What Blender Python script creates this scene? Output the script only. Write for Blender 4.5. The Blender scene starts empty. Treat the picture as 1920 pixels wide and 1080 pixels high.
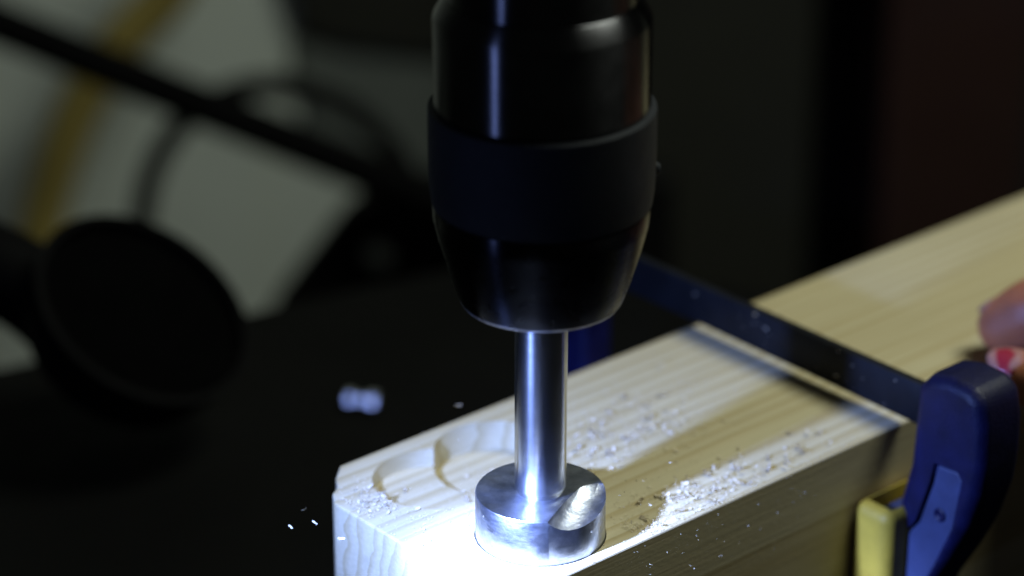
import bpy, bmesh, math, random
from mathutils import Vector, Matrix, noise
R_ = math.radians
sc = bpy.context.scene
COL = sc.collection

# ------------------------------------------------------------------ camera
cam = bpy.data.objects.new('camera', bpy.data.cameras.new('camera'))
COL.objects.link(cam)
sc.camera = cam
cam.location = (-0.00696, -0.61012, 0.34841)
cam.rotation_euler = (R_(90 - 24.8), 0, 0)
cam.data.lens = 100
cam.data.sensor_width = 36
cam.data.clip_start = 0.02
cam.data.clip_end = 50
cam.data.dof.use_dof = True
cam.data.dof.focus_distance = 0.690
cam.data.dof.aperture_fstop = 5.6

# ------------------------------------------------------------------ world, lamps, exposure
w = bpy.data.worlds.new('World')
sc.world = w
w.use_nodes = True
bg = w.node_tree.nodes['Background']
bg.inputs[0].default_value = (0.9, 1.0, 0.92, 1)
bg.inputs[1].default_value = 0.012
vs = sc.view_settings
vs.view_transform = 'Standard'
vs.look = 'None'
vs.exposure = 0
vs.gamma = 1

YAW = R_(41.15)                       # direction of the timber's long side
CU, SU = math.cos(YAW), math.sin(YAW)

def W(u, v, z):
    """timber frame in mm (u along it, v towards its right face, z up) -> world metres"""
    return Vector((CU * u + SU * v, SU * u - CU * v, z)) / 1000

def lamp(name, kind, loc, target, power, color, **kw):
    l = bpy.data.lights.new(name, kind)
    l.energy = power
    l.color = color
    for k, x in kw.items():
        setattr(l, k, x)
    o = bpy.data.objects.new(name, l)
    COL.objects.link(o)
    o.location = loc
    o.rotation_euler = (Vector(target) - Vector(loc)).to_track_quat('-Z', 'Y').to_euler()
    return o

# cool white LED low on the left, and the workshop's dim ceiling panel behind on the right
lamp('led_lamp', 'SPOT', W(-112, 10, 76), W(-10, 2, 0), 5.0, (0.235, 0.37, 1.0),
     spot_size=R_(72), spot_blend=1.0, shadow_soft_size=0.004)
lamp('led_lamp_core', 'SPOT', W(-112, 10, 76), W(-19, 11, 0), 8.5, (0.34, 0.47, 1.0),
     spot_size=R_(34), spot_blend=1.0, shadow_soft_size=0.004)
lamp('tube_lamp', 'AREA', (-0.345, -0.300, 0.09), (0, 0, 0.09), 0.21, (0.30, 0.42, 1.0),  # unseen strip light added for the tall streaks on chuck and shank
     shape='RECTANGLE', size=0.03, size_y=0.32)
lamp('ceiling_lamp', 'AREA', W(430, 150, 790), W(60, 0, 0), 5.2, (0.94, 1.0, 0.86),
     shape='DISK', size=0.40)

# ------------------------------------------------------------------ node helpers
def mat(name):
    m = bpy.data.materials.new(name)
    m.use_nodes = True
    nt = m.node_tree
    return m, nt, nt.nodes['Principled BSDF']

def N(nt, t, **kw):
    n = nt.nodes.new(t)
    for k, x in kw.items():
        if k.startswith('i_'):
            n.inputs[k[2:].replace('_', ' ')].default_value = x
        else:
            setattr(n, k, x)
    return n

def math_n(nt, op, a, b=None, c=None):
    n = nt.nodes.new('ShaderNodeMath')
    n.operation = op
    for i, x in enumerate((a, b, c)):
        if x is None:
            continue
        if isinstance(x, (int, float)):
            n.inputs[i].default_value = x
        else:
            nt.links.new(x, n.inputs[i])
    return n.outputs[0]

def ramp(nt, fac, stops):
    r = nt.nodes.new('ShaderNodeValToRGB')
    e = r.color_ramp.elements
    while len(e) < len(stops):
        e.new(0.5)
    for x, (p, c) in zip(e, stops):
        x.position = p
        x.color = (*c, 1)
    nt.links.new(fac, r.inputs[0])
    return r.outputs[0]

def mapped(nt, scale):
    tc = nt.nodes.new('ShaderNodeTexCoord')
    mp = nt.nodes.new('ShaderNodeMapping')
    mp.inputs['Scale'].default_value = scale
    nt.links.new(tc.outputs['Object'], mp.inputs[0])
    return mp.outputs[0]

def noise_n(nt, vec, scale, detail=3, rough=0.55):
    n = nt.nodes.new('ShaderNodeTexNoise')
    n.inputs['Scale'].default_value = scale
    n.inputs['Detail'].default_value = detail
    n.inputs['Roughness'].default_value = rough
    nt.links.new(vec, n.inputs['Vector'])
    return n.outputs[0]

def bump(nt, b, h, strength, dist):
    n = nt.nodes.new('ShaderNodeBump')
    n.inputs['Strength'].default_value = strength
    n.inputs['Distance'].default_value = dist
    nt.links.new(h, n.inputs['Height'])
    nt.links.new(n.outputs[0], b.inputs['Normal'])

def plain(name, col, rough, metal=0.0, var=0.25, scale=60, bstr=0.15, bdist=0.0003, aniso=0.0, spec=0.5, bscale=None):
    m, nt, b = mat(name)
    v = mapped(nt, (1, 1, 1))
    f = noise_n(nt, v, scale, 4)
    lo = tuple(c * (1 - var) for c in col)
    hi = tuple(min(1, c * (1 + var)) for c in col)
    nt.links.new(ramp(nt, f, [(0.3, lo), (0.7, hi)]), b.inputs['Base Color'])
    b.inputs['Metallic'].default_value = metal
    b.inputs['Specular IOR Level'].default_value = spec
    f2 = noise_n(nt, v, scale * 3, 3)
    nt.links.new(math_n(nt, 'ADD', math_n(nt, 'MULTIPLY', f2, 0.3 * rough), rough * 0.85), b.inputs['Roughness'])
    if bstr:
        bump(nt, b, noise_n(nt, v, bscale or scale * 8, 3), bstr, bdist)
    if aniso:
        b.inputs['Anisotropic'].default_value = aniso
        b.inputs['Anisotropic Rotation'].default_value = 0.25
        t = nt.nodes.new('ShaderNodeTangent')
        t.direction_type = 'RADIAL'
        t.axis = 'Z'
        nt.links.new(t.outputs[0], b.inputs['Tangent'])
    return m

# ------------------------------------------------------------------ materials
def pine_material():
    m, nt, b = mat('pine')
    tc = nt.nodes.new('ShaderNodeTexCoord')
    sep = nt.nodes.new('ShaderNodeSeparateXYZ')
    nt.links.new(tc.outputs['Object'], sep.inputs[0])
    x, y, z = sep.outputs
    warp = noise_n(nt, mapped(nt, (2.5, 22, 22)), 1.0, 3)
    warp2 = noise_n(nt, mapped(nt, (9, 120, 120)), 1.0, 3)
    dy = math_n(nt, 'ADD', y, 0.150)
    dz = math_n(nt, 'ADD', z, 0.030)
    r = math_n(nt, 'SQRT', math_n(nt, 'ADD', math_n(nt, 'MULTIPLY', dy, dy), math_n(nt, 'MULTIPLY', dz, dz)))
    r = math_n(nt, 'ADD', r, math_n(nt, 'MULTIPLY', warp, 0.011))
    r = math_n(nt, 'ADD', r, math_n(nt, 'MULTIPLY', warp2, 0.0022))
    wide = noise_n(nt, mapped(nt, (0.6, 60, 60)), 1.0, 2)
    r = math_n(nt, 'ADD', r, math_n(nt, 'MULTIPLY', wide, 0.012))
    k = math_n(nt, 'FRACT', math_n(nt, 'DIVIDE', r, 0.0050))
    rings = ramp(nt, k, [(0.0, (0.60, 0.535, 0.345)), (0.45, (0.585, 0.51, 0.32)), (0.86, (0.49, 0.405, 0.22)),
                         (0.95, (0.47, 0.38, 0.20)), (1.0, (0.60, 0.535, 0.345))])
    fib = noise_n(nt, mapped(nt, (25, 900, 900)), 1.0, 3)
    blotch = noise_n(nt, mapped(nt, (12, 30, 30)), 1.0, 3)
    mx = N(nt, 'ShaderNodeMix', data_type='RGBA', blend_type='MULTIPLY')
    mx.inputs[0].default_value = 1.0
    nt.links.new(rings, mx.inputs[6])
    g = math_n(nt, 'ADD', math_n(nt, 'MULTIPLY', fib, 0.34), math_n(nt, 'MULTIPLY', blotch, 0.3))
    nt.links.new(ramp(nt, g, [(0.18, (0.80, 0.78, 0.74)), (0.46, (1, 1, 1))]), mx.inputs[7])
    nt.links.new(mx.outputs[2], b.inputs['Base Color'])
    b.inputs['Roughness'].default_value = 0.6
    b.inputs['Specular IOR Level'].default_value = 0.35
    h = math_n(nt, 'ADD', math_n(nt, 'MULTIPLY', k, 0.3), math_n(nt, 'ADD', fib, math_n(nt, 'MULTIPLY', noise_n(nt, mapped(nt, (600, 900, 900)), 1.0, 2), 0.5)))
    bump(nt, b, h, 0.30, 0.0003)
    return m

M = {}
M['pine'] = pine_material()
M['chip'] = plain('wood_chip', (0.64, 0.56, 0.40), 0.7, var=0.15, scale=900)
M['black_steel'] = plain('blackened_steel', (0.075, 0.075, 0.08), 0.26, metal=1.0, scale=90, bstr=0.03, aniso=0.95)
M['black_steel_dull'] = plain('blackened_steel_dull', (0.022, 0.022, 0.026), 0.28, metal=1.0, scale=90, bstr=0.03, aniso=0.95)
M['edge_steel'] = plain('worn_bright_edge', (0.22, 0.22, 0.24), 0.35, metal=1.0, scale=300, bstr=0)  # lighter steel that paints the thin highlight on the nose rim
M['black_void'] = plain('flat_black', (0.0012, 0.0012, 0.0013), 0.9, scale=40, spec=0.02)
M['knurl'] = plain('matte_black_grip', (0.010, 0.012, 0.016), 0.65, spec=0.3, var=0.2, scale=120, bstr=0.5, bdist=0.0004, bscale=2200)
M['black_paint'] = plain('black_paint', (0.002, 0.002, 0.0022), 0.7, scale=40, spec=0.06)
M['bar_steel'] = plain('bar_steel', (0.0055, 0.0062, 0.0080), 0.55, metal=0.0, scale=150, bstr=0.3, spec=0.18)
M['table'] = plain('table_black', (0.0022, 0.0022, 0.002), 0.7, scale=25, bstr=0.4, bdist=0.0006, spec=0.1)
M['rubber'] = plain('black_rubber', (0.004, 0.004, 0.004), 0.7, scale=80, spec=0.15)
M['blue'] = plain('navy_plastic', (0.0050, 0.0055, 0.033), 0.5, spec=0.3, var=0.3, scale=160, bstr=0.5, bdist=0.0003, bscale=1400)
M['blue_light'] = plain('pale_blue_plastic', (0.032, 0.043, 0.098), 0.55, var=0.2, scale=120, bstr=0.4, bscale=1400)
M['yellow'] = plain('yellow_rubber', (0.40, 0.275, 0.030), 0.55, spec=0.3, var=0.14, scale=120, bstr=0.4, bscale=1200)
M['hose'] = plain('yellow_hose', (0.40, 0.31, 0.085), 0.6, var=0.2, scale=30)
M['wall'] = plain('grey_wall', (0.80, 0.86, 0.79), 0.9, var=0.06, scale=8, bstr=0.2)
M['board_grey'] = plain('grey_board', (0.17, 0.19, 0.175), 0.85, var=0.15, scale=8)  # darker grey that paints the shaded patch of the wall
M['dim_grey'] = plain('dim_grey', (0.06, 0.065, 0.06), 0.8, scale=30)
M['dark_olive'] = plain('dark_olive_paint', (0.022, 0.022, 0.016), 0.7, scale=8)
M['dark_red'] = plain('dark_red_paint', (0.028, 0.008, 0.005), 0.7, scale=8)
M['black_cloth'] = plain('black_cloth', (0.012, 0.012, 0.013), 0.9, scale=300, bstr=0.8)
M['floor'] = plain('floor_concrete', (0.05, 0.05, 0.048), 0.9, scale=10)
M['nut'] = plain('bright_zinc', (0.85, 0.88, 0.95), 0.2, metal=1.0, scale=300, bstr=0)

def steel_material():
    m, nt, b = mat('polished_steel')
    v = mapped(nt, (1, 1, 1))
    b.inputs['Metallic'].default_value = 1
    f = noise_n(nt, mapped(nt, (40, 40, 500)), 1.0, 4)
    nt.links.new(ramp(nt, f, [(0.3, (0.60, 0.61, 0.63)), (0.7, (0.74, 0.75, 0.77))]), b.inputs['Base Color'])
    s = noise_n(nt, mapped(nt, (70, 70, 2600)), 1.0, 3)
    nt.links.new(math_n(nt, 'ADD', math_n(nt, 'MULTIPLY', s, 0.05), 0.22), b.inputs['Roughness'])
    b.inputs['Anisotropic'].default_value = 0.75
    b.inputs['Anisotropic Rotation'].default_value = 0.25
    t = nt.nodes.new('ShaderNodeTangent')
    t.direction_type = 'RADIAL'
    t.axis = 'Z'
    nt.links.new(t.outputs[0], b.inputs['Tangent'])
    bump(nt, b, s, 0.03, 0.0001)
    return m
M['steel'] = steel_material()

def cutter_material():
    m, nt, b = mat('worn_steel')
    b.inputs['Metallic'].default_value = 1
    v = mapped(nt, (1, 1, 1))
    f = noise_n(nt, v, 260, 5, 0.65)
    nt.links.new(ramp(nt, f, [(0.35, (0.36, 0.40, 0.50)), (0.65, (0.60, 0.63, 0.72))]), b.inputs['Base Color'])  # neutral steel tinted slightly blue for the LED light on it
    s = noise_n(nt, mapped(nt, (200, 200, 900)), 1.0, 4)
    nt.links.new(math_n(nt, 'ADD', math_n(nt, 'MULTIPLY', s, 0.24), 0.21), b.inputs['Roughness'])
    bump(nt, b, noise_n(nt, v, 420, 4), 0.35, 0.0003)
    return m
M['cutter'] = cutter_material()

M['ground'] = plain('ground_steel', (0.78, 0.80, 0.86), 0.48, metal=1.0, var=0.1, scale=260, bstr=0.3, bscale=500)  # paler steel for the chip slot, its lit brightness put into the colour

def skin_material():
    m, nt, b = mat('skin')
    v = mapped(nt, (1, 1, 1))
    f = noise_n(nt, v, 70, 4)
    nt.links.new(ramp(nt, f, [(0.3, (0.36, 0.12, 0.055)), (0.7, (0.46, 0.17, 0.085))]), b.inputs['Base Color'])
    b.inputs['Roughness'].default_value = 0.5
    b.inputs['Subsurface Weight'].default_value = 0.15
    b.inputs['Subsurface Radius'].default_value = (0.004, 0.0015, 0.0008)
    bump(nt, b, noise_n(nt, v, 700, 4), 0.4, 0.0004)
    return m
M['skin'] = skin_material()

def nail_material():
    m, nt, b = mat('chipped_red_varnish')
    v = mapped(nt, (1, 1, 1))
    f = noise_n(nt, v, 120, 1, 0.4)
    nt.links.new(ramp(nt, f, [(0.47, (0.33, 0.025, 0.040)), (0.52, (0.40, 0.19, 0.15))]), b.inputs['Base Color'])
    b.inputs['Roughness'].default_value = 0.3
    return m
M['nail'] = nail_material()
M['nail_plain'] = plain('bare_nail', (0.42, 0.21, 0.17), 0.35, var=0.1, scale=80)

# ------------------------------------------------------------------ object helpers
def link(name, me, m=None, parent=None, smooth=None):
    o = bpy.data.objects.new(name, me)
    COL.objects.link(o)
    if m is not None:
        me.materials.append(m)
    if parent is not None:
        o.parent = parent
    if smooth is not None:
        me.polygons.foreach_set('use_smooth', [True] * len(me.polygons))
        me.set_sharp_from_angle(angle=R_(smooth))
    return o

def from_bm(name, bm, m=None, parent=None, smooth=35):
    bmesh.ops.recalc_face_normals(bm, faces=bm.faces)
    me = bpy.data.meshes.new(name)
    bm.to_mesh(me)
    bm.free()
    o = link(name, me, m, parent, smooth)
    if smooth == 40:                  # bevelled solids: keep the flat faces flat
        md = o.modifiers.new('face_normals', 'WEIGHTED_NORMAL')
        md.keep_sharp = True
    return o

def thing(name, label, cat, loc=(0, 0, 0), rz=0.0, group=None):
    o = bpy.data.objects.new(name, None)
    o.empty_display_size = 0.02
    COL.objects.link(o)
    o.location = loc
    o.rotation_euler = (0, 0, rz)
    return tag(o, label, cat, group)

def tag(o, label=None, cat=None, group=None, kind=None):
    if label: o['label'] = label
    if cat: o['category'] = cat
    if group: o['group'] = group
    if kind: o['kind'] = kind
    return o

def lathe_bm(profile, seg=96, z0=0.0):
    """profile: (r, z) in mm from bottom to top, closed on the axis where r = 0"""
    bm = bmesh.new()
    rings = []
    for r, z in profile:
        if r <= 1e-6:
            rings.append([bm.verts.new((0, 0, (z + z0) / 1000))])
        else:
            rings.append([bm.verts.new((r * math.cos(2 * math.pi * i / seg) / 1000,
                                        r * math.sin(2 * math.pi * i / seg) / 1000, (z + z0) / 1000)) for i in range(seg)])
    for a, b in zip(rings, rings[1:]):
        for i in range(seg):
            j = (i + 1) % seg
            if len(a) == 1:
                bm.faces.new((a[0], b[j], b[i]))
            elif len(b) == 1:
                bm.faces.new((a[i], a[j], b[0]))
            else:
                bm.faces.new((a[i], a[j], b[j], b[i]))
    return bm

def prism_bm(poly, a, b, axis):
    """poly: 2D points in mm. axis 'z': (u, v) outline between heights a, b; axis 'u': (v, z) outline between u = a, b"""
    bm = bmesh.new()
    def P(p, h):
        if axis == 'z':
            return (p[0] / 1000, -p[1] / 1000, h / 1000)
        return (h / 1000, -p[0] / 1000, p[1] / 1000)
    lo = [bm.verts.new(P(p, a)) for p in poly]
    hi = [bm.verts.new(P(p, b)) for p in poly]
    bm.faces.new(lo)
    bm.faces.new(hi[::-1])
    n = len(poly)
    for i in range(n):
        bm.faces.new((lo[i], hi[i], hi[(i + 1) % n], lo[(i + 1) % n]))
    bmesh.ops.recalc_face_normals(bm, faces=bm.faces)
    return bm

def box_bm(x0, x1, y0, y1, z0, z1):
    bm = bmesh.new()
    bmesh.ops.create_cube(bm, size=1)
    for v in bm.verts:
        v.co = Vector(((x0 + x1) / 2 + v.co.x * (x1 - x0), (y0 + y1) / 2 + v.co.y * (y1 - y0), (z0 + z1) / 2 + v.co.z * (z1 - z0)))
    return bm

def bevel(bm, w_, seg=3, ang=25):
    es = [e for e in bm.edges if len(e.link_faces) == 2 and e.calc_face_angle(0) > R_(ang)]
    bmesh.ops.bevel(bm, geom=es, offset=w_, segments=seg, profile=0.5, affect='EDGES', clamp_overlap=True)
    return bm

def tube_bm(pts, rad, seg=16, flat=1.0):
    """tube through smoothed points (world metres)"""
    pts = [Vector(p) for p in pts]
    for _ in range(3):
        q = [pts[0]]
        for a, b in zip(pts, pts[1:]):
            q += [a * 0.75 + b * 0.25, a * 0.25 + b * 0.75]
        q.append(pts[-1])
        pts = q
    bm = bmesh.new()
    rings = []
    for i, p in enumerate(pts):
        t = (pts[min(i + 1, len(pts) - 1)] - pts[max(i - 1, 0)]).normalized()
        s = t.cross(Vector((0.02, 1, 0.3))).normalized()
        n = s.cross(t).normalized()
        rings.append([bm.verts.new(p + rad * (math.cos(a) * s + flat * math.sin(a) * n))
                      for a in (2 * math.pi * k / seg for k in range(seg))])
    for a, b in zip(rings, rings[1:]):
        for k in range(seg):
            j = (k + 1) % seg
            bm.faces.new((a[k], a[j], b[j], b[k]))
    bm.faces.new(rings[0][::-1])
    bm.faces.new(rings[-1])
    return bm

def boolean(o, cutters, op='DIFFERENCE'):
    for c in cutters:
        md = o.modifiers.new('cut', 'BOOLEAN')
        md.operation = op
        md.object = c
        md.solver = 'EXACT'
    bpy.context.view_layer.update()
    dg = bpy.context.evaluated_depsgraph_get()
    me = bpy.data.meshes.new_from_object(o.evaluated_get(dg))
    o.modifiers.clear()
    old = o.data
    o.data = me
    bpy.data.meshes.remove(old)
    for c in cutters:
        cm = c.data
        bpy.data.objects.remove(c)
        bpy.data.meshes.remove(cm)
    return o

def resmooth(o, ang):
    if ang == 40 and 'face_normals' not in o.modifiers:
        md = o.modifiers.new('face_normals', 'WEIGHTED_NORMAL')
        md.keep_sharp = True
    o.data.polygons.foreach_set('use_smooth', [True] * len(o.data.polygons))
    o.data.set_sharp_from_angle(angle=R_(ang))

rng = random.Random(7)

# ------------------------------------------------------------------ the setting: floor and wall
tag(from_bm('floor', box_bm(-2.5, 2.5, -1.5, 1.1, -0.95, -0.90), M['floor']), kind='structure')
tag(from_bm('wall', box_bm(-2.5, 2.5, 0.88, 0.96, -0.90, 1.2), M['wall']), kind='structure')

# ------------------------------------------------------------------ machine table
t = thing('machine_table', 'matte black machine table beneath the pine timber', 'table', (0, 0, -0.089))
bm = bmesh.new()
pts = [(-0.42, -0.32), (0.40, -0.32), (0.40, 0.20), (0.0, 0.368), (-0.06, 0.338), (-0.42, 0.14)]
lo = [bm.verts.new((x, y, -0.03)) for x, y in pts]
hi = [bm.verts.new((x, y, 0)) for x, y in pts]
bm.faces.new(lo[::-1]); bm.faces.new(hi)
for i in range(6):
    j = (i + 1) % 6
    bm.faces.new((lo[i], lo[j], hi[j], hi[i]))
bevel(bm, 0.003, 2)
from_bm('table_top', bm, M['table'], t)
bm = lathe_bm([(0, -811), (70, -811), (70, -790), (38, -770), (38, -60), (90, -30), (0, -30)], 48)
from_bm('pedestal', bm, M['black_paint'], t)

# ------------------------------------------------------------------ pine timber with the bored recesses
outline = [(-28.7, 19.2), (420, 19.2), (420, -60.0), (-15.6, -60.0), (-20.6, -55.4), (-23.0, -51.6), (-26.2, -49.6), (-27.6, -47.2), (-28.9, -45.4)]
bm = bevel(prism_bm(outline, -89, 0, 'z'), 0.0005, 2, 20)
timber = from_bm('pine_timber', bm, M['pine'], None, None)
tag(timber, 'long thick pale pine timber with shallow round holes bored in its top', 'timber')
timber.rotation_euler = (0, 0, YAW)
def cyl(u, v, r, z0, z1, seg=112):
    bm = lathe_bm([(0, z0), (r, z0), (r, z1), (0, z1)], seg)
    o = from_bm('cutter', bm, None, None)
    o.location = W(u, v, 0)
    return o
boolean(timber, [cyl(-1.5, -38.7, 16.05, -5.0, 12)])
boolean(timber, [cyl(20.2, -40.4, 16.05, -8.5, 12)])
boolean(timber, [cyl(0, 0, 16.3, -5.0, 12)])
timber.data.polygons.foreach_set('use_smooth', [False] * len(timber.data.polygons))

# ------------------------------------------------------------------ keyless drill chuck
chuck = thing('drill_chuck', 'black keyless drill chuck gripping the steel bit', 'drill chuck', (0, 0, 0.0))
from_bm('nose_cone', lathe_bm([(0, 68), (8, 68), (8.4, 64.8), (18.4, 64.0), (19.1, 64.2), (19.6, 65.0), (21.2, 69.6), (24.3, 80.4), (25.2, 84.3), (25.35, 84.8),
                               (25.6, 88.4), (25.5, 88.9), (20, 89.0), (0, 89.0)]), M['black_steel_dull'], chuck, 28)
from_bm('grip_sleeve', lathe_bm([(0, 89.1), (25.3, 89.1), (25.75, 89.4), (26.2, 92.5), (26.45, 98), (26.45, 108), (26.4, 112.7), (26.15, 113.05), (25.2, 113.2), (0, 113.2)]), M['knurl'], chuck, 28)
from_bm('upper_ring', lathe_bm([(0, 113.4), (24.7, 113.4), (25.05, 113.9), (25.05, 134.2), (24.9, 134.9), (22.7, 138.9), (22.3, 139.2), (0, 139.2)]), M['black_steel'], chuck, 28)
from_bm('neck', lathe_bm([(0, 139.2), (22.0, 139.2), (22.0, 156), (18, 159), (0, 159)]), M['black_steel'], chuck, 28)
from_bm('spindle', lathe_bm([(0, 159), (12, 159), (12, 215), (0, 215)]), M['black_steel'], chuck, 28)
from_bm('nose_edge', lathe_bm([(17.9, 64.1), (18.2, 63.75), (19.0, 63.9), (19.45, 64.5), (19.2, 64.8)]), M['edge_steel'], chuck, 60)  # brighter ring painting the highlight along the bottom of the nose
pin = lathe_bm([(0, -3), (1.5, -3), (1.7, -2.4), (1.6, 0.2), (1.0, 0.9), (0, 1.0)], 24)
bmesh.ops.transform(pin, matrix=Matrix.Translation((0.0268, 0.0045, 0.0952)) @ Matrix.Rotation(R_(90), 4, 'Y'), verts=pin.verts)
from_bm('lock_pin', pin, M['knurl'], chuck, 28)

# ------------------------------------------------------------------ forstner bit
bit = thing('forstner_bit', 'bright steel drill bit with a wide round cutting head in the pine', 'drill bit', (0, 0, 0))
from_bm('shank', lathe_bm([(0, 11.0), (5.6, 11.0), (5.75, 13.2), (6.25, 13.6), (6.35, 14.2), (6.35, 62), (0, 62)], 72), M['steel'], bit, 28)
head = from_bm('cutting_head', lathe_bm([(0, -4.6), (15.7, -4.6), (16.0, -4.2), (16.0, 11.6), (15.75, 12.0), (9.0, 12.15), (0, 12.2)], 144), M['cutter'], bit, 30)
g = lathe_bm([(0, -26), (11, -26), (11, 2.0), (10.2, 5.5), (8.0, 8.6), (4.5, 10.6), (0, 11.4)], 128)
gm = Matrix.Translation((0.0142, -0.0035, 0.0212)) @ Vector((0.30, 0.95, 0.13)).to_track_quat('Z', 'Y').to_matrix().to_4x4()
bmesh.ops.transform(g, matrix=gm, verts=g.verts)
boolean(head, [from_bm('cutter', g, M['ground'])])
resmooth(head, 32)

# ------------------------------------------------------------------ bar clamp
clamp = thing('bar_clamp', 'blue bar clamp with a black bar laid across the pine timber', 'clamp', (0, 0, 0), YAW)
bm = prism_bm([(-114, 2.8), (50, 2.8), (50, 14.6), (-114, 14.6)], 109.2, 112.2, 'u')
from_bm('bar', bevel(bm, 0.0005, 2), M['bar_steel'], clamp)
body = [(36.0, 24.0), (42, 25.4), (49, 25.0), (53.4, 23.2), (55.0, 15), (55.3, 5), (54.4, -4), (51.2, -15), (45.6, -27), (39.6, -38), (34.6, -52), (32.5, -70), (21.5, -70), (25.0, -52),
        (26.2, -38), (26.2, -28), (28.8, -14), (31.2, -3.6), (31.8, 10), (32.2, 19.5)]
bm = bevel(prism_bm(body, 100, 117, 'u'), 0.0036, 5, 40)
sl = from_bm('sliding_jaw', bm, M['blue'], clamp, 40)
panel = [(40.6, -0.2), (47.6, 0.4), (49.4, -1.8), (47.4, -16.2), (42.4, -29), (35.6, -44), (28.8, -46), (30.4, -36), (31.4, -25), (35.8, -19.0), (39.6, -6)]
# recess for the pale grip insert
cut = from_bm('cutter', prism_bm([((p[0] - 40) * 1.07 + 39.5, (p[1] + 22) * 1.03 - 22) for p in panel], 97, 102.2, 'u'))
cut.rotation_euler = (0, 0, YAW)
boolean(sl, [cut])
resmooth(sl, 40)
bm = bevel(prism_bm(panel, 100.6, 103, 'u'), 0.0008, 2, 30)
pn = from_bm('grip_insert', bm, M['blue_light'], sl, 40)
bm = lathe_bm([(0, -2), (1.9, -2), (1.9, 0.25), (1.5, 0.5), (0.9, 0.1), (0, 0)], 24)
bmesh.ops.transform(bm, matrix=Matrix.Translation((0.1005, -0.0428, -0.0139)) @ Matrix.Rotation(R_(-90), 4, 'Y'), verts=bm.verts)
from_bm('rivet', bm, M['blue'], sl, 40)
nub = bevel(prism_bm([(23.6, -19.4), (25.6, -18.0), (28.9, -19), (28.9, -28), (25.7, -29), (23.4, -25)], 98.6, 108, 'u'), 0.0012, 3, 30)
from_bm('trigger_nub', nub, M['blue_light'], sl, 40)
# yellow cup shaped pad: back plate, two cheeks, floor and an open top
pad = from_bm('pad', bevel(box_bm(0.0925, 0.1150, -0.0325, -0.0196, -0.062, -0.0160), 0.0034, 5), M['yellow'], clamp, 40)
cut = from_bm('cutter', box_bm(0.0958, 0.1120, -0.0304, -0.0222, -0.050, 0.0))
cut.rotation_euler = (0, 0, YAW)
boolean(pad, [cut])
md = pad.modifiers.new('soft_edge', 'BEVEL'); md.width = 0.0007; md.segments = 2; md.limit_method = 'ANGLE'; md.angle_limit = R_(50)
resmooth(pad, 40)
from_bm('pad_core', bevel(box_bm(0.0960, 0.1118, -0.0302, -0.0224, -0.0495, -0.0205), 0.0006, 2), M['rubber'], pad, 40)  # black block put in so the hollow of the pad looks shaded
# the fixed jaw at the far end of the bar
jaw = [(-97, 17), (-116, 17), (-121, 12), (-122, 0), (-121, -20), (-118, -50), (-112, -66), (-97, -66), (-95, -40), (-95, 0)]
from_bm('fixed_jaw', bevel(prism_bm(jaw, 102, 114, 'u'), 0.0025, 3, 30), M['blue'], clamp, 40)
from_bm('pad', bevel(box_bm(0.1000, 0.1160, 0.0602, 0.0960, -0.062, -0.036), 0.002, 3), M['yellow'], clamp, 40)

# ------------------------------------------------------------------ the hand on the timber
person = thing('person', 'hand with chipped red nail varnish resting on the pine timber behind the clamp', 'person', W(-1.2, 11.0, 0), YAW)
def chain_bm(chains, sub=3):
    bm = bmesh.new()
    for ch in chains:
        for (a, b) in zip(ch, ch[1:]):
            pa, pb = Vector(a[:3]), Vector(b[:3])
            n = max(2, int((pb - pa).length / 1.6))
            for i in range(n + 1):
                f = i / n
                p = pa.lerp(pb, f)
                r = a[3] * (1 - f) + b[3] * f
                bmesh.ops.create_icosphere(bm, subdivisions=2, radius=r / 1000,
                                           matrix=Matrix.Translation((p.x / 1000, -p.y / 1000, p.z / 1000)))
    return bm
index = [(164, 0, 9.5, 8.6), (167, 6, 14.5, 10.0), (172, 16, 20.5, 10.2), (177, 28, 28, 10.0), (182, 46, 31, 8.8), (186, 66, 30, 10.5)]
middle = [(184, -7, 7.6, 6.8), (187, 0, 11, 7.8), (191, 11, 18, 8.2), (196, 24, 28, 8.8), (201, 44, 35, 9.0), (206, 68, 33, 11)]
ring = [(204, -5, 7.4, 6.6), (207, 2, 11, 7.6), (211, 13, 18, 8.0), (215, 26, 28, 8.5), (219, 46, 33, 8.7), (224, 70, 31, 10.5)]
little = [(223, 6, 6.6, 5.8), (225, 12, 9, 6.6), (228, 21, 15, 7.0), (231, 31, 23, 7.3), (235, 50, 28, 7.6), (239, 72, 26, 9.5)]
thumb = [(142.5, 20.5, 8.6, 7.2), (145, 26, 9.0, 8.4), (149, 36, 8.0, 8.8), (156, 48, 5.0, 9.2), (166, 66, 2.0, 9.8), (184, 92, 6, 14)]
palm = [[(186, 66, 30, 10.5), (196, 95, 24, 14), (212, 126, 16, 17)], [(206, 68, 33, 11), (210, 96, 26, 14), (216, 126, 16, 18)],
        [(224, 70, 31, 10.5), (224, 96, 25, 14), (220, 126, 16, 18)], [(239, 72, 26, 9.5), (234, 98, 21, 13), (224, 126, 14, 17)],
        [(196, 86, 24, 12), (232, 88, 22, 12)], [(184, 92, 6, 14), (206, 122, 10, 17)]]
arm = [(216, 126, 16, 19), (222, 160, 12, 20), (236, 230, 10, 27), (250, 300, 10, 31)]
bm = chain_bm([index, middle, ring, little, thumb, arm] + palm)
hand = from_bm('hand', bm, M['skin'], person, 180)
md = hand.modifiers.new('remesh', 'REMESH'); md.mode = 'VOXEL'; md.voxel_size = 0.0013; md.use_smooth_shade = True
md = hand.modifiers.new('smooth', 'SMOOTH'); md.factor = 0.5; md.iterations = 5
bpy.context.view_layer.update()
me = bpy.data.meshes.new_from_object(hand.evaluated_get(bpy.context.evaluated_depsgraph_get()))
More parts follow.
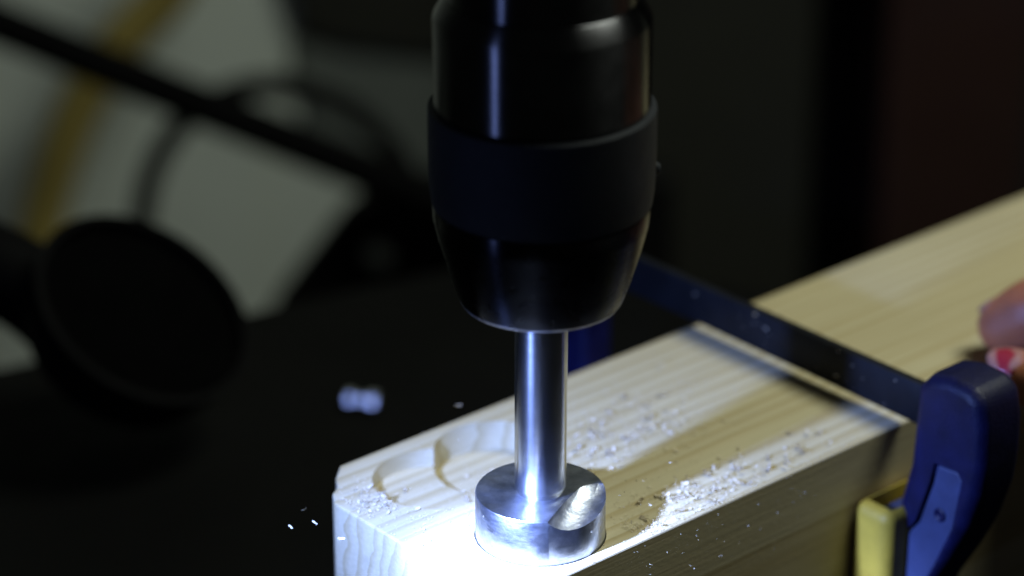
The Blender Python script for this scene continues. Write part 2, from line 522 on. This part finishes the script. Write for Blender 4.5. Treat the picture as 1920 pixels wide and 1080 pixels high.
hand.modifiers.clear(); hand.data = me
resmooth(hand, 180)
def nail(chain, up, size, lift, m='nail_plain'):
    tip, nxt = Vector(chain[0][:3]), Vector(chain[1][:3])
    ax = (tip - nxt).normalized()
    upv = Vector(up); upv = (upv - ax * upv.dot(ax)).normalized()
    side = ax.cross(upv)
    c = tip + upv * (chain[0][3] + lift) * 0.90 + ax * 0.6
    bm = bmesh.new()
    bmesh.ops.create_uvsphere(bm, u_segments=24, v_segments=14, radius=1.0)
    for v in bm.verts:
        s, a_, h = v.co.x * size[0], v.co.y * size[1], v.co.z * 0.9
        h -= 0.06 * s * s + 0.012 * a_ * a_
        p = c + side * s + ax * a_ + upv * h
        v.co = Vector((p.x, -p.y, p.z)) / 1000
    o = from_bm('nail', bm, M[m], hand, 180)
    return o
nail(thumb, (-0.35, -0.1, 1.0), (5.4, 6.4), 0.3, 'nail')
nail(index, (-0.2, -1.0, 0.9), (4.2, 4.8), -0.2)
nail(middle, (-0.2, -1.0, 0.9), (4.4, 5.0), -0.2)
nail(ring, (-0.2, -1.0, 0.9), (4.2, 4.8), -0.2)
nail(little, (-0.2, -1.0, 0.9), (3.6, 4.2), -0.2)
pts = [Vector((p[0], -p[1], p[2])) / 1000 for p in ((226, 180, 12), (240, 240, 11), (256, 320, 12))]
from_bm('sleeve', tube_bm(pts, 0.041, 32), M['black_cloth'], person, 60)

# ------------------------------------------------------------------ blurred things behind
def bg_tube(name, label, cat, pts, rad, m, flat=1.0):
    o = from_bm(name, tube_bm(pts, rad, 20, flat), M[m], None, 60)
    return tag(o, label, cat)

# feed lever crossing behind the chuck
lever = thing('feed_lever', 'straight black steel lever slanting across the upper left behind the chuck', 'lever', (-0.13, 0.6, -0.12))
def rel(pts, o): return [Vector(p) - Vector(o) for p in pts]
from_bm('rod', tube_bm(rel([(-0.30, 0.595, -0.050), (-0.15, 0.6, -0.1186), (0.012, 0.605, -0.1915)], (-0.13, 0.6, -0.12)), 0.0100, 24), M['black_paint'], lever, 60)
bm = lathe_bm([(0, -20), (9, -20), (12, -16), (12, 16), (9, 20), (0, 20)], 32)
bmesh.ops.transform(bm, matrix=Matrix.Translation((0.150, 0.005, -0.075)) @ Matrix.Rotation(R_(66), 4, 'Y'), verts=bm.verts)
from_bm('hub', bm, M['black_paint'], lever, 40)

bg_tube('power_cable', 'looping black cable hanging behind the slanted lever', 'cable',
        [(-0.186, 0.66, -0.27), (-0.1873, 0.65, -0.204), (-0.180, 0.65, -0.170), (-0.163, 0.65, -0.145), (-0.141, 0.65, -0.131), (-0.118, 0.65, -0.127),
         (-0.088, 0.65, -0.136), (-0.0655, 0.65, -0.156), (-0.052, 0.65, -0.185), (-0.050, 0.66, -0.28)], 0.0056, 'rubber')
bg_tube('air_hose', 'dull yellow hose hanging down the grey wall at the left', 'hose',
        [(-0.150, 0.80, -0.070), (-0.1835, 0.80, -0.133), (-0.2107, 0.80, -0.158), (-0.2315, 0.80, -0.187), (-0.2460, 0.80, -0.217), (-0.2615, 0.80, -0.263), (-0.266, 0.80, -0.290)], 0.0125, 'hose')

# round black lamp head on a stub arm, seen from behind
lampt = thing('work_lamp', 'large blurred round black lamp head on an arm at the left edge', 'lamp', (-0.1335, 0.22, -0.0535))
prof = [(0, -26), (14, -26), (17, -22), (26, -18), (42, -6), (47, 10), (48.5, 22), (46.5, 22), (44.5, 10), (40, -3), (24, -12), (0, -14)]
bm = lathe_bm(prof, 64)
rot = Vector((0.51, -0.31, 0.80)).to_track_quat('Z', 'Y').to_matrix().to_4x4() @ Matrix.Scale(0.76, 4)
bmesh.ops.transform(bm, matrix=rot, verts=bm.verts)
shade = from_bm('lamp_shade', bm, M['black_paint'], lampt, 40)
bm = lathe_bm([(46.0, 21.4), (49.6, 21.4), (49.8, 23.0), (46.2, 23.2)], 64)
bmesh.ops.transform(bm, matrix=rot, verts=bm.verts)
from_bm('rim', bm, M['black_paint'], lampt, 40)
from_bm('front_cover', (lambda q: (bmesh.ops.transform(q, matrix=rot, verts=q.verts), q)[1])(lathe_bm([(0, 15), (30, 15.4), (45.6, 14.6), (45.4, 17.2), (30, 18.6), (0, 19.2)], 48)), M['black_void'], lampt, 40)  # flat black disc added to hide the lit inner surface of the shade
from_bm('arm', tube_bm([(-0.012, 0.008, -0.004), (-0.036, 0.014, 0.018), (-0.08, 0.02, 0.030), (-0.20, 0.03, 0.020)], 0.015, 24), M['black_paint'], lampt, 60)

# machine housing, dark stand, wall shade panel and cupboards in the dark behind
hs = thing('machine_housing', 'dark blurred machine housing high behind the left of the chuck', 'machine', (-0.086, 0.868, -0.188))
bm = prism_bm([(-10, 0), (60, -8), (60, 300), (-74, 300), (-46, 44), (-36, 8)], 0, 10, 'u')
bmesh.ops.transform(bm, matrix=Matrix.Rotation(R_(90), 4, 'Z'), verts=bm.verts)
from_bm('housing', bevel(bm, 0.002, 2), M['dark_olive'], hs, 40)
from_bm('cover_plate', bevel(box_bm(-0.03, 0.05, -0.006, -0.0005, 0.06, 0.25), 0.002, 2), M['black_paint'], hs, 40)

st = thing('machine_stand', 'dark sloping machine stand below the lever beside the chuck', 'machine', (-0.05, 0.62, -0.35))
bm = prism_bm([(-110, 40), (-69, 122), (-35, 169), (-11, 182), (30, 188), (120, 188), (120, -500), (-120, -500)], 0, 22, 'u')
bmesh.ops.transform(bm, matrix=Matrix.Rotation(R_(90), 4, 'Z'), verts=bm.verts)
from_bm('stand_body', bevel(bm, 0.006, 3), M['rubber'], st, 40)
bm = bmesh.new()
bmesh.ops.create_uvsphere(bm, u_segments=24, v_segments=16, radius=0.0075)
bmesh.ops.translate(bm, verts=bm.verts, vec=(-0.020, -0.006, 0.150))
from_bm('grey_button', bm, M['dim_grey'], st, 60)

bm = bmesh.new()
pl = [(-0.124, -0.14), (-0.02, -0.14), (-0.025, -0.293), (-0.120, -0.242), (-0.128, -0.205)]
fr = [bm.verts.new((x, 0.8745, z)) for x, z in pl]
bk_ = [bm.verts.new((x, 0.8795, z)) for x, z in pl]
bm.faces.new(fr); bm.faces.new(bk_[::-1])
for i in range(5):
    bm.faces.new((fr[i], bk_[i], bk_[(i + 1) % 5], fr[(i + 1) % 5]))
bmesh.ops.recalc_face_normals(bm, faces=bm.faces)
bd = from_bm('grey_board', bevel(bm, 0.001, 2), M['board_grey'], None, 40)  # grey panel laid on the wall to paint its shade there
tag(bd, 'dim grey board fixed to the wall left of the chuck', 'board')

cb = thing('olive_cabinet', 'dim dark olive cabinet behind the right of the chuck', 'cabinet', (0.10, 0.80, -0.90))
from_bm('carcass', bevel(box_bm(-0.06, 0.05, -0.02, 0.07, 0, 1.6), 0.004, 2), M['dark_olive'], cb, 40)
from_bm('door', bevel(box_bm(-0.055, 0.045, -0.034, -0.0205, 0.05, 1.55), 0.003, 2), M['dark_olive'], cb, 40)
rc = thing('red_cabinet', 'very dark reddish brown cabinet at the upper right', 'cabinet', (0.23, 0.80, -0.90))
from_bm('carcass', bevel(box_bm(-0.05, 0.035, -0.02, 0.07, 0, 1.6), 0.004, 2), M['dark_red'], rc, 40)
from_bm('door', bevel(box_bm(-0.045, 0.03, -0.034, -0.0205, 0.05, 1.55), 0.003, 2), M['dark_red'], rc, 40)
bk = from_bm('black_curtain', bevel(box_bm(0.02, 0.9, 0.865, 0.878, -0.90, 1.2), 0.002, 2), M['black_cloth'], None, 40)  # flat black sheet over the wall, filling the black gap between the cabinets
tag(bk, 'black cloth curtain covering the wall behind the cabinets', 'curtain')

# bright bolt lying on the black table
bolt = thing('steel_bolt', 'small bright steel bolt lying blurred on the black table', 'bolt', (-0.057, 0.240, -0.0859), R_(-12.8))
bolt.scale = (0.78, 0.70, 0.70)
def along_x(bm):
    bmesh.ops.transform(bm, matrix=Matrix.Rotation(R_(-22), 4, 'Z'), verts=bm.verts)
    bmesh.ops.transform(bm, matrix=Matrix.Rotation(R_(90), 4, 'Y'), verts=bm.verts)
    return bm
from_bm('bolt_shaft', along_x(lathe_bm([(0, -6), (1.6, -6), (1.6, -2.2), (2.7, -1.8), (2.7, 0.4), (1.5, 0.8), (1.5, 3), (0, 3.2)], 6)), M['nut'], bolt, 40)
from_bm('bolt_head', along_x(lathe_bm([(0, -7.5), (3.2, -7.5), (4.2, -6.6), (4.2, -4.0), (3.2, -3.2), (0, -3.2)], 6)), M['nut'], bolt, 40)
from_bm('nut', along_x(lathe_bm([(0, 2.2), (3.4, 2.2), (4.4, 3.0), (4.4, 6.4), (3.4, 7.4), (0, 7.4)], 6)), M['nut'], bolt, 40)

# ------------------------------------------------------------------ shavings, sawdust, flying chips
def flake(bm, c, size, lift=0.0, curl=0.6, slim=0.5, face_up=True):
    """a bent sliver of wood: a strip of four quads, about `size` mm long, centre c in metres"""
    a = rng.uniform(0, 2 * math.pi)
    tilt = rng.uniform(-0.5, 0.5) if face_up else rng.uniform(-1.5, 1.5)
    rot = Matrix.Rotation(a, 4, 'Z') @ Matrix.Rotation(tilt, 4, 'X') @ Matrix.Rotation(rng.uniform(-0.5, 0.5), 4, 'Y')
    L, wd = size / 1000, size * slim * rng.uniform(0.6, 1.2) / 1000
    k = curl * rng.uniform(0.2, 1.5)
    n = 3 if size > 1.2 else 2
    row = []
    for i in range(n + 1):
        f = i / n - 0.5
        ang = f * k * 2
        x = math.sin(ang) / max(k * 2, 0.01) * L if k > 0.02 else f * L
        z = (1 - math.cos(ang)) / max(k * 2, 0.01) * L
        ww = wd * (1 - 0.5 * abs(f) + rng.uniform(-0.25, 0.25))
        row.append([bm.verts.new(Vector(c) + rot @ Vector((x, s * ww / 2, z + lift / 1000 + rng.uniform(-0.05, 0.05) * L))) for s in (-1, 1)])
    for p, q in zip(row, row[1:]):
        bm.faces.new((p[0], p[1], q[1], q[0]))

def in_hole(u, v):
    if math.hypot(u, v) < 16.6: return None
    if math.hypot(u - 20.2, v + 40.4) < 15.6: return -8.5
    if math.hypot(u + 1.5, v + 38.7) < 15.6: return -5.0
    return 0.0
def on_board(u, v):
    if v > 19.0 or v < -59.6 or u < -28.2: return False
    return (u + 28.9) + (v + 45.4) * -1 > -0 if False else not (v < -45 and u < -28.9 + (-45.4 - v) * 0.93)

dust = bmesh.new()
def strew(n, fu, fv, size, lift=0.25):
    k = 0
    for _ in range(n * 4):
        if k >= n: break
        u, v = fu(), fv()
        if not on_board(u, v): continue
        h = in_hole(u, v)
        if h is None: continue
        cl = noise.noise(Vector((u * 0.13, v * 0.16, 3.1))) + 0.6 * noise.noise(Vector((u * 0.4, v * 0.5, 8.0)))
        if cl < rng.uniform(-0.55, 0.45): continue
        k += 1
        s = rng.uniform(*size) * (1 + 0.5 * rng.random() ** 4)
        p = W(u, v, h + 0.12 + rng.random() ** 2 * lift)
        flake(dust, p, s)
gauss = rng.gauss
strew(1150, lambda: 17 + abs(gauss(0, 32)), lambda: 18.8 - abs(gauss(0, 7.5)), (0.12, 0.5), 0.7)
strew(170, lambda: 34 + abs(gauss(0, 22)), lambda: gauss(11, 4), (0.5, 1.5), 1.4)
strew(2200, lambda: gauss(52, 22), lambda: gauss(-30, 12), (0.12, 0.5), 0.6)
strew(260, lambda: gauss(45, 16), lambda: gauss(-25, 8), (0.5, 1.5), 1.2)
strew(1500, lambda: rng.uniform(-28, 105), lambda: rng.uniform(-59, 19), (0.12, 0.4), 0.2)
strew(500, lambda: gauss(-21, 5), lambda: gauss(-38, 6), (0.15, 0.6), 0.5)
strew(50, lambda: gauss(-21, 4), lambda: gauss(-38, 5), (0.6, 1.6), 0.9)
strew(500, lambda: gauss(8, 16), lambda: gauss(-38, 13), (0.12, 0.5), 0.3)
strew(500, lambda: gauss(-8, 12), lambda: gauss(-18, 6), (0.12, 0.5), 0.3)
tag(from_bm('sawdust', dust, M['chip'], None, None), 'fine pale sawdust strewn over the timber top', 'sawdust', kind='stuff')

fly = bmesh.new()
for _ in range(85):                                    # thrown off the cutter past the right face
    u, v, z = rng.uniform(8, 75), 20 + abs(gauss(0, 5)), -abs(gauss(0, 11)) + 1.0
    flake(fly, W(u, v, z), rng.uniform(0.2, 0.55), curl=0.5, slim=0.22, face_up=False)
for _ in range(40):
    a, r = rng.uniform(0, 2 * math.pi), rng.uniform(18, 42)
    flake(fly, W(r * math.cos(a), r * math.sin(a), rng.uniform(2, 16)), rng.uniform(0.3, 0.8), curl=0.5, slim=0.25, face_up=False)
for _ in range(22):                                     # whirling up beside the cutter
    flake(fly, W(gauss(28, 8), gauss(7, 5), abs(gauss(0, 3)) + 1.5), rng.uniform(0.3, 1.1), curl=0.5, slim=0.35, face_up=False)
for p in ((-0.0596, -0.02, 0.0132), (-0.0538, -0.02, 0.0143), (-0.0469, -0.03, 0.0157), (-0.0211, 0.06, 0.0046), (-0.0560, -0.022, 0.0190)):
    flake(fly, p, 1.6, curl=0.4, slim=0.25, face_up=False)
for _ in range(26):                                     # settled on the clamp bar's face and jaw
    u, v, z = 108.9, rng.uniform(-60, 30), rng.uniform(4, 14)
    flake(fly, W(u, v, z), rng.uniform(0.25, 1.0) ** 2 * 1.3 + 0.2, face_up=False)
tag(from_bm('flying_chips', fly, M['chip'], None, None), 'tiny wood chips flung about the bit', 'wood chips', kind='stuff')

def shaving(u, v, size, rz, label='pale curled wood shaving lying among the sawdust on the timber', group='loose shavings on the timber', z=0.0):
    bm = bmesh.new()
    n, L, wd = 9, size, size * rng.uniform(0.28, 0.5)
    turn = rng.uniform(0.7, 2.6)
    tw = rng.uniform(-0.7, 0.7)
    rows = []
    for i in range(n):
        f = i / (n - 1) - 0.5
        a = f * turn
        x, h = math.sin(a) / turn * L, (1 - math.cos(a)) / turn * L + 0.15
        ww = wd * (1 - 1.1 * f * f) * (1 + rng.uniform(-0.15, 0.15))
        rows.append([(x, s * ww * 0.5 * math.cos(tw * f), h + s * ww * 0.5 * math.sin(tw * f) + 0.12 * ww) for s in (-1, 0, 1)])
    top = [[bm.verts.new(Vector(p) / 1000) for p in r] for r in rows]
    for p, q in zip(top, top[1:]):
        for i in range(2):
            bm.faces.new((p[i], p[i + 1], q[i + 1], q[i]))
    bmesh.ops.solidify(bm, geom=bm.faces[:], thickness=0.00012)
    o = from_bm('wood_shaving', bm, M['chip'], None, 60)
    o.location = W(u, v, z + 0.1)
    o.rotation_euler = (rng.uniform(-0.3, 0.3), rng.uniform(-0.2, 0.2), rz)
    return tag(o, label, 'wood shaving', group)
shaving(79.5, 12.6, 4.6, R_(-60), 'largest pale shaving, alone near the clamp on the right edge of the timber', None)
shaving(74, -34, 3.2, R_(20), 'pale shaving lying by itself toward the clamp bar on the left half of the timber', None)
for u, v, s in ((60, 9, 3.4), (66, 14, 3.0), (52, 6, 3.2), (47, 13, 3.0), (56, 16, 2.6), (38, 10, 3.0), (33, 15, 3.2), (29, 5, 2.8), (70, 10, 2.4), (43, 17, 2.6),
                (62, -26, 3.0), (50, -22, 3.2), (41, -19, 3.0), (36, -26, 3.4), (57, -36, 2.6), (46, -31, 3.0), (30, -14, 3.0), (66, -40, 2.4), (24, 12, 3.0), (25, 17, 2.6),
                (84, 4, 2.4), (90, 9, 2.2)):
    if v < 0:
        shaving(u, v, s, rng.uniform(0, 6.28), 'pale curled shaving in the scatter on the far half of the timber behind the bit', 'shavings on the far half of the timber')
    else:
        shaving(u, v, s, rng.uniform(0, 6.28), 'pale curled shaving in the heap along the near edge right of the bit', 'shavings along the near edge')
for u, v, s, z in ((-20, -36, 3.2, 0), (-23, -40, 2.8, 0), (-17, -41, 2.6, 0), (3, -31, 3.0, -5), (14, -33, 2.8, -8.5), (-6, -45, 2.6, -5)):
    shaving(u, v, s, rng.uniform(0, 6.28), 'pale shaving in or beside the bored round holes', 'shavings at the bored holes', z)
